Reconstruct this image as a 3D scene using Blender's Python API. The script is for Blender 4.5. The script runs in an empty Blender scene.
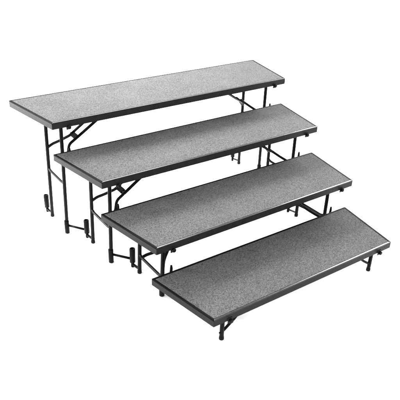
import bpy, bmesh, math, random
from mathutils import Vector, Matrix

random.seed(4)
scene = bpy.context.scene
COL = scene.collection

# ------------------------------------------------------------------ materials
def new_mat(name):
    m = bpy.data.materials.new(name)
    m.use_nodes = True
    return m, m.node_tree.nodes, m.node_tree.links, m.node_tree.nodes['Principled BSDF']

def metal_mat(name, base, rough, spec, bump=0.12, metallic=0.0):
    m, N, L, b = new_mat(name)
    tc = N.new('ShaderNodeTexCoord')
    n = N.new('ShaderNodeTexNoise'); n.inputs['Scale'].default_value = 38; n.inputs['Detail'].default_value = 5
    L.new(tc.outputs['Object'], n.inputs['Vector'])
    mr = N.new('ShaderNodeMapRange')
    mr.inputs['From Min'].default_value = 0.3; mr.inputs['From Max'].default_value = 0.7
    mr.inputs['To Min'].default_value = rough - 0.05; mr.inputs['To Max'].default_value = rough + 0.07
    L.new(n.outputs['Fac'], mr.inputs['Value']); L.new(mr.outputs['Result'], b.inputs['Roughness'])
    cr = N.new('ShaderNodeValToRGB')
    cr.color_ramp.elements[0].position = 0.3; cr.color_ramp.elements[1].position = 0.72
    cr.color_ramp.elements[0].color = (base*0.85, base*0.85, base*0.86, 1)
    cr.color_ramp.elements[1].color = (base*1.18, base*1.18, base*1.2, 1)
    L.new(n.outputs['Fac'], cr.inputs['Fac']); L.new(cr.outputs['Color'], b.inputs['Base Color'])
    n2 = N.new('ShaderNodeTexNoise'); n2.inputs['Scale'].default_value = 900; n2.inputs['Detail'].default_value = 2
    L.new(tc.outputs['Object'], n2.inputs['Vector'])
    bp = N.new('ShaderNodeBump'); bp.inputs['Strength'].default_value = bump; bp.inputs['Distance'].default_value = 0.0006
    L.new(n2.outputs['Fac'], bp.inputs['Height']); L.new(bp.outputs['Normal'], b.inputs['Normal'])
    b.inputs['Specular IOR Level'].default_value = spec
    b.inputs['Metallic'].default_value = metallic
    return m

def carpet_mat():
    m, N, L, b = new_mat('speckled_grey_carpet')
    tc = N.new('ShaderNodeTexCoord')
    def noise(scale, detail, rough=0.6):
        n = N.new('ShaderNodeTexNoise'); n.inputs['Scale'].default_value = scale
        n.inputs['Detail'].default_value = detail; n.inputs['Roughness'].default_value = rough
        L.new(tc.outputs['Object'], n.inputs['Vector']); return n.outputs['Fac']
    fine = noise(360, 3, 0.8)          # single tufts
    mid = noise(140, 3)                 # tuft clusters
    big = noise(5, 3)                   # faint tread and pile direction
    v = N.new('ShaderNodeTexVoronoi'); v.inputs['Scale'].default_value = 300
    L.new(tc.outputs['Object'], v.inputs['Vector'])
    sep = N.new('ShaderNodeSeparateColor'); L.new(v.outputs['Color'], sep.inputs['Color'])
    def mul(a, k):
        x = N.new('ShaderNodeMath'); x.operation = 'MULTIPLY'; x.inputs[1].default_value = k; L.new(a, x.inputs[0]); return x.outputs[0]
    def add(a, c):
        x = N.new('ShaderNodeMath'); x.operation = 'ADD'; L.new(a, x.inputs[0]); L.new(c, x.inputs[1]); return x.outputs[0]
    s = add(add(mul(fine, 0.52), mul(mid, 0.19)), add(mul(sep.outputs['Red'], 0.20), mul(big, 0.09)))
    cr = N.new('ShaderNodeValToRGB')
    e = cr.color_ramp.elements
    e[0].position = 0.37; e[0].color = (CARPET_LO,)*3 + (1,)
    e[1].position = 0.63; e[1].color = (CARPET_HI,)*3 + (1,)
    L.new(s, cr.inputs['Fac']); L.new(cr.outputs['Color'], b.inputs['Base Color'])
    bp = N.new('ShaderNodeBump'); bp.inputs['Strength'].default_value = 0.55; bp.inputs['Distance'].default_value = 0.002
    L.new(s, bp.inputs['Height']); L.new(bp.outputs['Normal'], b.inputs['Normal'])
    b.inputs['Roughness'].default_value = 0.95
    b.inputs['Specular IOR Level'].default_value = 0.05
    return m

CARPET_LO, CARPET_HI = 0.0135, 0.0705
M = {}
M['carpet'] = carpet_mat()
M['rail'] = metal_mat('black_powder_coated_rail', 0.0068, 0.45, 0.05)
M['trim'] = metal_mat('matt_black_edging', 0.002, 0.6, 0.015, 0.05)
M['nosing'] = metal_mat('black_gloss_nosing', 0.006, 0.24, 0.16, 0.05)
M['tube'] = metal_mat('black_powder_coated_tube', 0.0022, 0.36, 0.04)
M['brace'] = metal_mat('worn_dark_steel', 0.0025, 0.5, 0.025)
M['rubber'] = metal_mat('black_rubber', 0.005, 0.7, 0.06)
M['knob'] = metal_mat('black_plastic_knob', 0.002, 0.35, 0.05)
M['board'] = metal_mat('dark_underside_board', 0.02, 0.7, 0.1)
m, N, L, b = new_mat('white_studio_floor')
tc = N.new('ShaderNodeTexCoord'); n = N.new('ShaderNodeTexNoise'); n.inputs['Scale'].default_value = 2.5
L.new(tc.outputs['Object'], n.inputs['Vector'])
cr = N.new('ShaderNodeValToRGB'); cr.color_ramp.elements[0].color = (.90, .90, .90, 1); cr.color_ramp.elements[1].color = (.93, .93, .93, 1)
L.new(n.outputs['Fac'], cr.inputs['Fac']); L.new(cr.outputs['Color'], b.inputs['Base Color'])
b.inputs['Roughness'].default_value = 0.95; b.inputs['Specular IOR Level'].default_value = 0.0
M['floor'] = m

# ------------------------------------------------------------------ mesh helpers
def obj(name, bm, mat, parent=None, smooth=False, bevel=0.0, seg=2):
    bmesh.ops.recalc_face_normals(bm, faces=bm.faces)
    me = bpy.data.meshes.new(name); bm.to_mesh(me); bm.free()
    o = bpy.data.objects.new(name, me); COL.objects.link(o)
    me.materials.append(M[mat])
    for p in me.polygons: p.use_smooth = smooth
    if bevel:
        md = o.modifiers.new('bevel', 'BEVEL'); md.width = bevel; md.segments = seg
        md.limit_method = 'ANGLE'; md.angle_limit = math.radians(40); md.harden_normals = False
    o.parent = parent
    return o

def add_prism(bm, pts, z0, z1):
    lo = [bm.verts.new((x, y, z0)) for x, y in pts]; hi = [bm.verts.new((x, y, z1)) for x, y in pts]
    n = len(pts)
    bm.faces.new(lo[::-1]); bm.faces.new(hi)
    for i in range(n): bm.faces.new((lo[i], lo[(i+1) % n], hi[(i+1) % n], hi[i]))

def add_sweep(bm, path, r, n=14, flat=None):
    """round (or flat = (half width, half thickness)) bar swept along a path of points"""
    P = [Vector(p) for p in path]; rings = []
    t0 = (P[1]-P[0]).normalized()
    up = Vector((0, 0, 1)) if abs(t0.z) < 0.9 else Vector((0, 1, 0))
    a = t0.cross(up).normalized()
    for i, p in enumerate(P):
        t = ((P[min(i+1, len(P)-1)]-p).normalized() if i < len(P)-1 else Vector())
        q = ((p-P[i-1]).normalized() if i > 0 else Vector())
        d = (t+q).normalized()
        a = (a - d*a.dot(d)).normalized(); c = d.cross(a)
        if flat:
            prof = [(flat[0], flat[1]), (-flat[0], flat[1]), (-flat[0], -flat[1]), (flat[0], -flat[1])]
        else:
            rr = r[i] if isinstance(r, (list, tuple)) else r
            prof = [(rr*math.cos(2*math.pi*k/n), rr*math.sin(2*math.pi*k/n)) for k in range(n)]
        rings.append([bm.verts.new(p+a*x+c*y) for x, y in prof])
    for A, B in zip(rings, rings[1:]):
        m_ = len(A)
        for k in range(m_): bm.faces.new((A[k], A[(k+1) % m_], B[(k+1) % m_], B[k]))
    bm.faces.new(rings[0][::-1]); bm.faces.new(rings[-1])

def rounded(path, rad, n=5):
    """round the inner corners of a polyline"""
    P = [Vector(p) for p in path]; out = [P[0]]
    for i in range(1, len(P)-1):
        u = (P[i-1]-P[i]); w = (P[i+1]-P[i]); k = min(rad, u.length*.45, w.length*.45)
        s = P[i]+u.normalized()*k; e = P[i]+w.normalized()*k
        for j in range(n+1):
            t = j/n; out.append((1-t)**2*s + 2*t*(1-t)*P[i] + t*t*e)
    return out + [P[-1]]

def add_lathe(bm, base, axis, prof, n=20):
    """prof: list of (distance along axis, radius)"""
    base = Vector(base); axis = Vector(axis).normalized()
    u = axis.orthogonal().normalized(); w = axis.cross(u); rings = []
    for d, r in prof:
        rings.append([bm.verts.new(base+axis*d+(u*math.cos(2*math.pi*k/n)+w*math.sin(2*math.pi*k/n))*r) for k in range(n)])
    for A, B in zip(rings, rings[1:]):
        for k in range(n): bm.faces.new((A[k], A[(k+1) % n], B[(k+1) % n], B[k]))
    bm.faces.new(rings[0][::-1]); bm.faces.new(rings[-1])

def smooth_tube(o):
    for p in o.data.polygons: p.use_smooth = len(p.vertices) == 4
    return o

def inset_quad(q, d):
    """inset a convex quad (counter clockwise) by d, or by one distance per side"""
    n = len(q); ds = d if isinstance(d, (list, tuple)) else [d]*n; lines = []
    for i in range(n):
        a, b_ = Vector(q[i]), Vector(q[(i+1) % n]); e = (b_-a).normalized()
        lines.append((a+Vector((-e.y, e.x))*ds[i], e))
    out = []
    for i in range(n):
        (p, e), (r, g) = lines[i-1], lines[i]
        t = ((r-p).x*g.y-(r-p).y*g.x)/(e.x*g.y-e.y*g.x)
        v = p+e*t; out.append((v.x, v.y))
    return out

# ------------------------------------------------------------------ the setting
bm = bmesh.new()
R = 60
bm.faces.new([bm.verts.new((R*math.cos(2*math.pi*k/48), R*math.sin(2*math.pi*k/48), 0)) for k in range(48)])
fl = obj('ground', bm, 'floor'); fl['kind'] = 'structure'; fl['label'] = 'plain seamless white floor'

# ------------------------------------------------------------------ the four risers
# corners of each carpeted deck (plan), and its height
H = 0.2032
DECK = {
    4: dict(BL=(-.9608, 1.9140), FL=(-.8816, 1.4316), BR=(.9671, 1.9150), FR=(.8644, 1.4247), foot=.803, lean=(.020, .004)),
    3: dict(BL=(-.8788, 1.4640), FL=(-.7979, 1.0000), BR=(.8885, 1.4690), FR=(.7952, .9935), foot=.714, lean=(.014, .004)),
    2: dict(BL=(-.8037, 1.0235), FL=(-.7193, .5690), BR=(.8064, 1.0265), FR=(.7247, .5760), foot=.624, lean=(.010, .002)),
    1: dict(BL=(-.7299, .6030), FL=(-.6483, .1595), BR=(.7232, .6010), FR=(.6433, .1610), foot=.552, lean=(.0, .0)),
}
YF = {4: 1.4444, 3: 1.0017, 2: .5676, 1: .1581}
LABEL = {
    4: 'tallest grey carpeted riser at the very back, top step of the four',
    3: 'second tallest carpeted riser, directly in front of the tallest one',
    2: 'knee-high carpeted riser standing directly behind the lowest front step',
    1: 'lowest carpeted riser in front, its deck close to the floor on short stubby legs',
}
T = 0.041          # depth of the deck's edge

def build_riser(k):
    d = DECK[k]; top = H*k; yF = YF[k]
    root = bpy.data.objects.new('choral_riser', None); COL.objects.link(root)
    base = Vector((0, yF+.23, 0)); root.location = base
    root.empty_display_size = 0.2
    root['label'] = LABEL[k]; root['category'] = 'riser'; root['group'] = 'stepped standing risers with grey carpet'
    def part(name, bm, mat, parent=root, **kw):
        bmesh.ops.translate(bm, verts=bm.verts, vec=-base)
        return obj(name, bm, mat, parent, **kw)
    q = [d['FL'], d['FR'], d['BR'], d['BL']]          # counter clockwise
    # board under the carpet
    bm = bmesh.new(); add_prism(bm, inset_quad(q, .0045), top-.017, top-.0065)
    part('deck_board', bm, 'board')
    # carpet
    bm = bmesh.new(); add_prism(bm, inset_quad(q, (.0123, .0160, .0157, .0124)), top-.0062, top+.0006)
    part('carpet', bm, 'carpet', bevel=.0012)
    # edging: a glossy nosing along the front, matt strips on the other three sides, mitred
    inner = inset_quad(q, (.0122, .0158, .0155, .0122))
    for i, nm in enumerate(('front_nosing', 'edge_trim', 'edge_trim', 'edge_trim')):
        j = (i+1) % 4
        e = (Vector(q[j])-Vector(q[i])).normalized()*.0002
        bm = bmesh.new()
        add_prism(bm, [(q[i][0]+e.x, q[i][1]+e.y), (q[j][0]-e.x, q[j][1]-e.y), (inner[j][0]-e.x, inner[j][1]-e.y), (inner[i][0]+e.x, inner[i][1]+e.y)], top-.0062, top)
        part(nm, bm, 'nosing' if i == 0 else 'trim', bevel=.0024, seg=3)
    # four rails: an upright web with a short lip turned in at the bottom, mitred at the corners
    o_ = inset_quad(q, .0006); w_ = inset_quad(q, .0040); l_ = inset_quad(q, .020)
    for i, nm in enumerate(('front_rail', 'end_rail', 'back_rail', 'end_rail')):
        j = (i+1) % 4
        A, B = Vector(o_[i]), Vector(o_[j]); e = (B-A).normalized()*.0001
        bm = bmesh.new()
        zt, zb, zl = top-.0066, top-T, top-T+.003
        def sec(c, s):
            pts = [(o_[c], zb), (o_[c], zt), (w_[c], zt), (w_[c], zl), (l_[c], zl), (l_[c], zb)]
            return [bm.verts.new((p[0]+s*e.x, p[1]+s*e.y, z)) for p, z in pts]
        S, E_ = sec(i, 1), sec(j, -1)
        for a in range(6):
            b2 = (a+1) % 6; bm.faces.new((S[a], S[b2], E_[b2], E_[a]))
        bm.faces.new(S[::-1]); bm.faces.new(E_)
        part(nm, bm, 'rail', bevel=.0004)
    zt = top-.0172                                     # underside of the board
    rF = .105 if k > 1 else .055
    for s in (-1, 1):
        lean = d['lean'][0 if s < 0 else 1]
        X = s*d['foot']; inn = -s
        def lx(z): return X + inn*lean*z/top           # x of a leg at height z
        yb, yf = yF+.355, yF+rF
        # legs
        for y, front in ((yb, False), (yf, True)):
            bm = bmesh.new()
            add_lathe(bm, (lx(.012), y, .012), Vector((lx(zt)-lx(.012), 0, zt-.012)),
                      [(0, .0112), (.001, .0117), (zt-.014, .0117), (zt-.0125, .0112)])
            leg = smooth_tube(part('leg', bm, 'tube'))
            bm = bmesh.new()
            add_lathe(bm, (X, y, .0006), (0, 0, 1), [(0, .011), (.002, .0131), (.016, .0131), (.019, .0120)])
            smooth_tube(obj_at(bm, 'rubber_foot', 'rubber', leg, base))
            # hinge plate where the leg meets the deck
            bm = bmesh.new()
            add_prism(bm, [(lx(zt)-.02, y-.016), (lx(zt)+.02, y-.016), (lx(zt)+.02, y+.016), (lx(zt)-.02, y+.016)], zt-.022, zt-.0008)
            obj_at(bm, 'hinge_bracket', 'brace', leg, base, bevel=.002)
            if front and k > 1:
                bm = bmesh.new()
                add_lathe(bm, (X, y, .003), (0, 0, 1), [(0, .0146), (.002, .0155), (.089, .0155), (.091, .0146)])
                smooth_tube(obj_at(bm, 'foot_sleeve', 'tube', leg, base))
        # cross bar low down between the two legs, bent up where it meets them
        if k > 1:
            zc = {4: .352, 3: .234, 2: .121}[k]
            bm = bmesh.new()
            add_sweep(bm, rounded([(lx(zc), yb-.006, zc+.010), (lx(zc), yb-.03, zc), (lx(zc), yf+.03, zc), (lx(zc), yf+.006, zc+.010)], .02), .0088)
            smooth_tube(part('crossbar', bm, 'tube'))
        # folding brace: an arm from each leg, a hinge block, two straps up to the deck
        ym = (yb+yf)/2
        if k > 1:
            zj = top-.305
            for y, sg in ((yb, 1), (yf, -1)):
                bm = bmesh.new()
                x0 = lx(zj)
                if s < 0 and sg < 0 and k == 2:      # the low riser's arm tucks up under the deck
                    pth = rounded([(x0+.004, y, top-.235), (x0+.012, y+.004, top-.170), (x0+.045, y+.010, top-.115), (x0+.110, ym-.050, top-.072)], .03)
                    strap = [(x0+.085, ym-.050, top-.088), (x0+.400, ym-.050, top-.034)]
                elif s < 0 and sg < 0:     # this arm lies in one line with its strap and curls down to the leg
                    pth = rounded([(x0+.004, y, zj), (x0+.040, y+.010, top-.270), (x0+.056, y+.022, top-.214), (x0+.150, y+.036, top-.165)], .02)
                    strap = [(x0+.110, y+.030, top-.186), (x0+.400, ym-.050, top-.034)]
                else:
                    pth = rounded([(x0+inn*.004, y-sg*.004, zj), (x0+inn*.030, y-sg*.016, top-.283), (x0+inn*.070, y-sg*.052, top-.255),
                                   (x0+inn*.122, ym+sg*.026, top-.212), (x0+inn*.150, ym+sg*.026, top-.192)], .03)
                    strap = [(x0+inn*.118, ym+sg*.040, top-.222), (x0+inn*.405, ym+sg*.040, top-.032)]
                add_sweep(bm, pth, .0092, n=12)
                smooth_tube(part('brace', bm, 'brace'))
                bm = bmesh.new()
                add_sweep(bm, strap, 0, flat=(.0092, .0050))
                part('brace_strap', bm, 'brace', bevel=.001)
            bm = bmesh.new()
            cx, cz = x0+inn*.135, top-.207
            dirv = Vector((inn*.83, 0, .55)); nrm = Vector((-inn*.55, 0, .83))
            vs = []
            for a in (-.017, .017):
                for yy in (-.005 if (k == 2 and s < 0) else -.033, .033):
                    for h in (-.007, .007):
                        vs.append(bm.verts.new(Vector((cx, ym+yy, cz))+dirv*a+nrm*h))
            bmesh.ops.convex_hull(bm, input=vs)
            y0 = .012 if (k == 2 and s < 0) else .049
            add_lathe(bm, (cx, ym-y0, cz), (0, 1, 0), [(0, .005), (.001, .0062), (y0+.048, .0062), (y0+.049, .005)], 12)
            part('brace_hinge', bm, 'brace', bevel=.0015)
            bm = bmesh.new()
            ax = x0+inn*.405
            add_prism(bm, [(ax-.025, ym-.055), (ax+.025, ym-.055), (ax+.025, ym+.055), (ax-.025, ym+.055)], top-.034, zt-.001)
            part('brace_bracket', bm, 'brace', bevel=.002)
            # small hook standing beside the front leg, it locks over the next deck's back edge
            hx = lx(.3)+.054; zz = top-.225
            bm = bmesh.new()
            add_sweep(bm, rounded([(lx(zz-.06), yf, zz-.065), (hx-.006, yf, zz-.055), (hx, yf, zz-.03), (hx-.001, yf, zz)], .012),
                      [.008]*12+[.0078, .0058], n=12)
            o = smooth_tube(part('lock_hook', bm, 'brace'))
        else:
            for y in (yb, yf):
                bm = bmesh.new()
                add_sweep(bm, rounded([(lx(.05)+inn*.004, y, .050), (lx(.06)+inn*.060, y, .090), (lx(.15)+inn*.115, y, .135), (lx(.15)+inn*.130, y, .168)], .02), .0075, n=12)
                smooth_tube(part('brace', bm, 'brace'))
                bm = bmesh.new(); ax = lx(.15)+inn*.130
                add_prism(bm, [(ax-.022, y-.016), (ax+.022, y-.016), (ax+.022, y+.016), (ax-.022, y+.016)], zt-.02, zt-.001)
                part('brace_bracket', bm, 'brace', bevel=.002)
                bm = bmesh.new()
                add_lathe(bm, (lx(.048)+s*.006, y, .048), (s, 0, 0), [(0, .0045), (.009, .0045), (.011, .0035)], 12)
                smooth_tube(part('pivot_bolt', bm, 'brace'))
        # connector cup on the back leg: a wide sleeve on a pin, held to the leg by a link
        yc, xc = yb+.071, X+(-.006 if s < 0 else -.012)
        bm = bmesh.new()
        add_lathe(bm, (xc, yc, .036), (0, 0, 1), [(0, .0120), (.004, .0172), (.094, .0172), (.097, .0160), (.097, .0120), (.080, .0112)])
        cup = smooth_tube(part('connector_cup', bm, 'tube'))
        bm = bmesh.new()
        add_lathe(bm, (xc, yc, .004), (0, 0, 1), [(0, .0085), (.002, .0098), (.034, .0098)])
        smooth_tube(obj_at(bm, 'connector_pin', 'tube', cup, base))
        bm = bmesh.new()
        add_sweep(bm, [(xc, yc, .024), (X, yb, .028)], 0, flat=(.0075, .0035))
        obj_at(bm, 'connector_link', 'tube', cup, base, bevel=.001)
        # tie rod from the front leg to the next riser's cup
        if k > 1:
            n_ = DECK[k-1]; xn = s*n_['foot']+(-.006 if s < 0 else -.012); yn = YF[k-1]+.355+.071
            bm = bmesh.new()
            a = Vector((X, yf, .060)); c = Vector((xn, yn, .060)); dv = (c-a).normalized()
            add_sweep(bm, [a+dv*.012, c-dv*.014], .0078, n=12)
            smooth_tube(part('tie_rod', bm, 'tube'))
        # locking knob on the front rail
        corner = Vector(d['FL'] if s < 0 else d['FR'])
        kx = corner.x+inn*.098; ky = corner.y+.001
        bm = bmesh.new()
        add_lathe(bm, (kx, ky, top-.0385), (0, -1, 0), [(0, .0075), (.006, .0075), (.0065, .0108), (.016, .0115), (.0185, .0095), (.0190, .004)], 16)
        knob = smooth_tube(part('locking_knob', bm, 'knob'))
        bm = bmesh.new()
        add_prism(bm, [(kx-.014, ky-.0008), (kx-.014, ky-.0040), (kx+.014, ky-.0040), (kx+.014, ky-.0008)], top-.056, top-.024)
        obj_at(bm, 'knob_plate', 'rail', knob, base, bevel=.001)
    return root

def obj_at(bm, name, mat, parent, base, **kw):
    bmesh.ops.translate(bm, verts=bm.verts, vec=-base)
    return obj(name, bm, mat, parent, **kw)

for k in (4, 3, 2, 1):
    build_riser(k)

# ------------------------------------------------------------------ light: a white studio
w = bpy.data.worlds.new('World'); scene.world = w; w.use_nodes = True
bg = w.node_tree.nodes['Background']; bg.inputs['Color'].default_value = (1, 1, 1, 1)
bg.inputs['Strength'].default_value = 3.5

def area(name, loc, target, sx, sy, power):
    l = bpy.data.lights.new(name, 'AREA'); l.shape = 'RECTANGLE'; l.size = sx; l.size_y = sy; l.energy = power
    o = bpy.data.objects.new(name, l); COL.objects.link(o); o.location = loc
    o.rotation_euler = (Vector(target)-Vector(loc)).to_track_quat('-Z', 'Y').to_euler()
    return o
area('key_softbox', (3.3, 2.1, 2.1), (.5, .8, .3), 2.2, .9, 420)
back = area('back_softbox', (-.3, 2.5, 1.95), (-.15, 1.5, .75), 2.3, .8, 98)
back.data.spread = math.radians(95)                # a fabric grid keeps most of it on the top step
area('side_softbox', (-2.0, 2.7, .80), (-.9, 1.6, .7), .7, .5, 180)

# ------------------------------------------------------------------ camera
cd = bpy.data.cameras.new('Camera'); cam = bpy.data.objects.new('Camera', cd); COL.objects.link(cam)
r = Vector((0.8214517112341774, -0.5693357608300428, 0.03277007095686714))
u = Vector((0.2531063819803113, 0.4154758011690446, 0.873680157748691))
f = Vector((0.5110325288191335, 0.7093917465568774, -0.4853958224024024))
mw = Matrix(((r.x, u.x, -f.x, -1.9581217679533442), (r.y, u.y, -f.y, -1.5088531990676493), (r.z, u.z, -f.z, 2.032872439952939), (0, 0, 0, 1)))
cam.matrix_world = mw
cd.sensor_width = 36; cd.lens = 577.720116*36/400
cd.clip_end = 300; cd.clip_start = .05
scene.camera = cam

scene.view_settings.view_transform = 'Standard'
scene.view_settings.look = 'None'
scene.view_settings.exposure = 0; scene.view_settings.gamma = 1
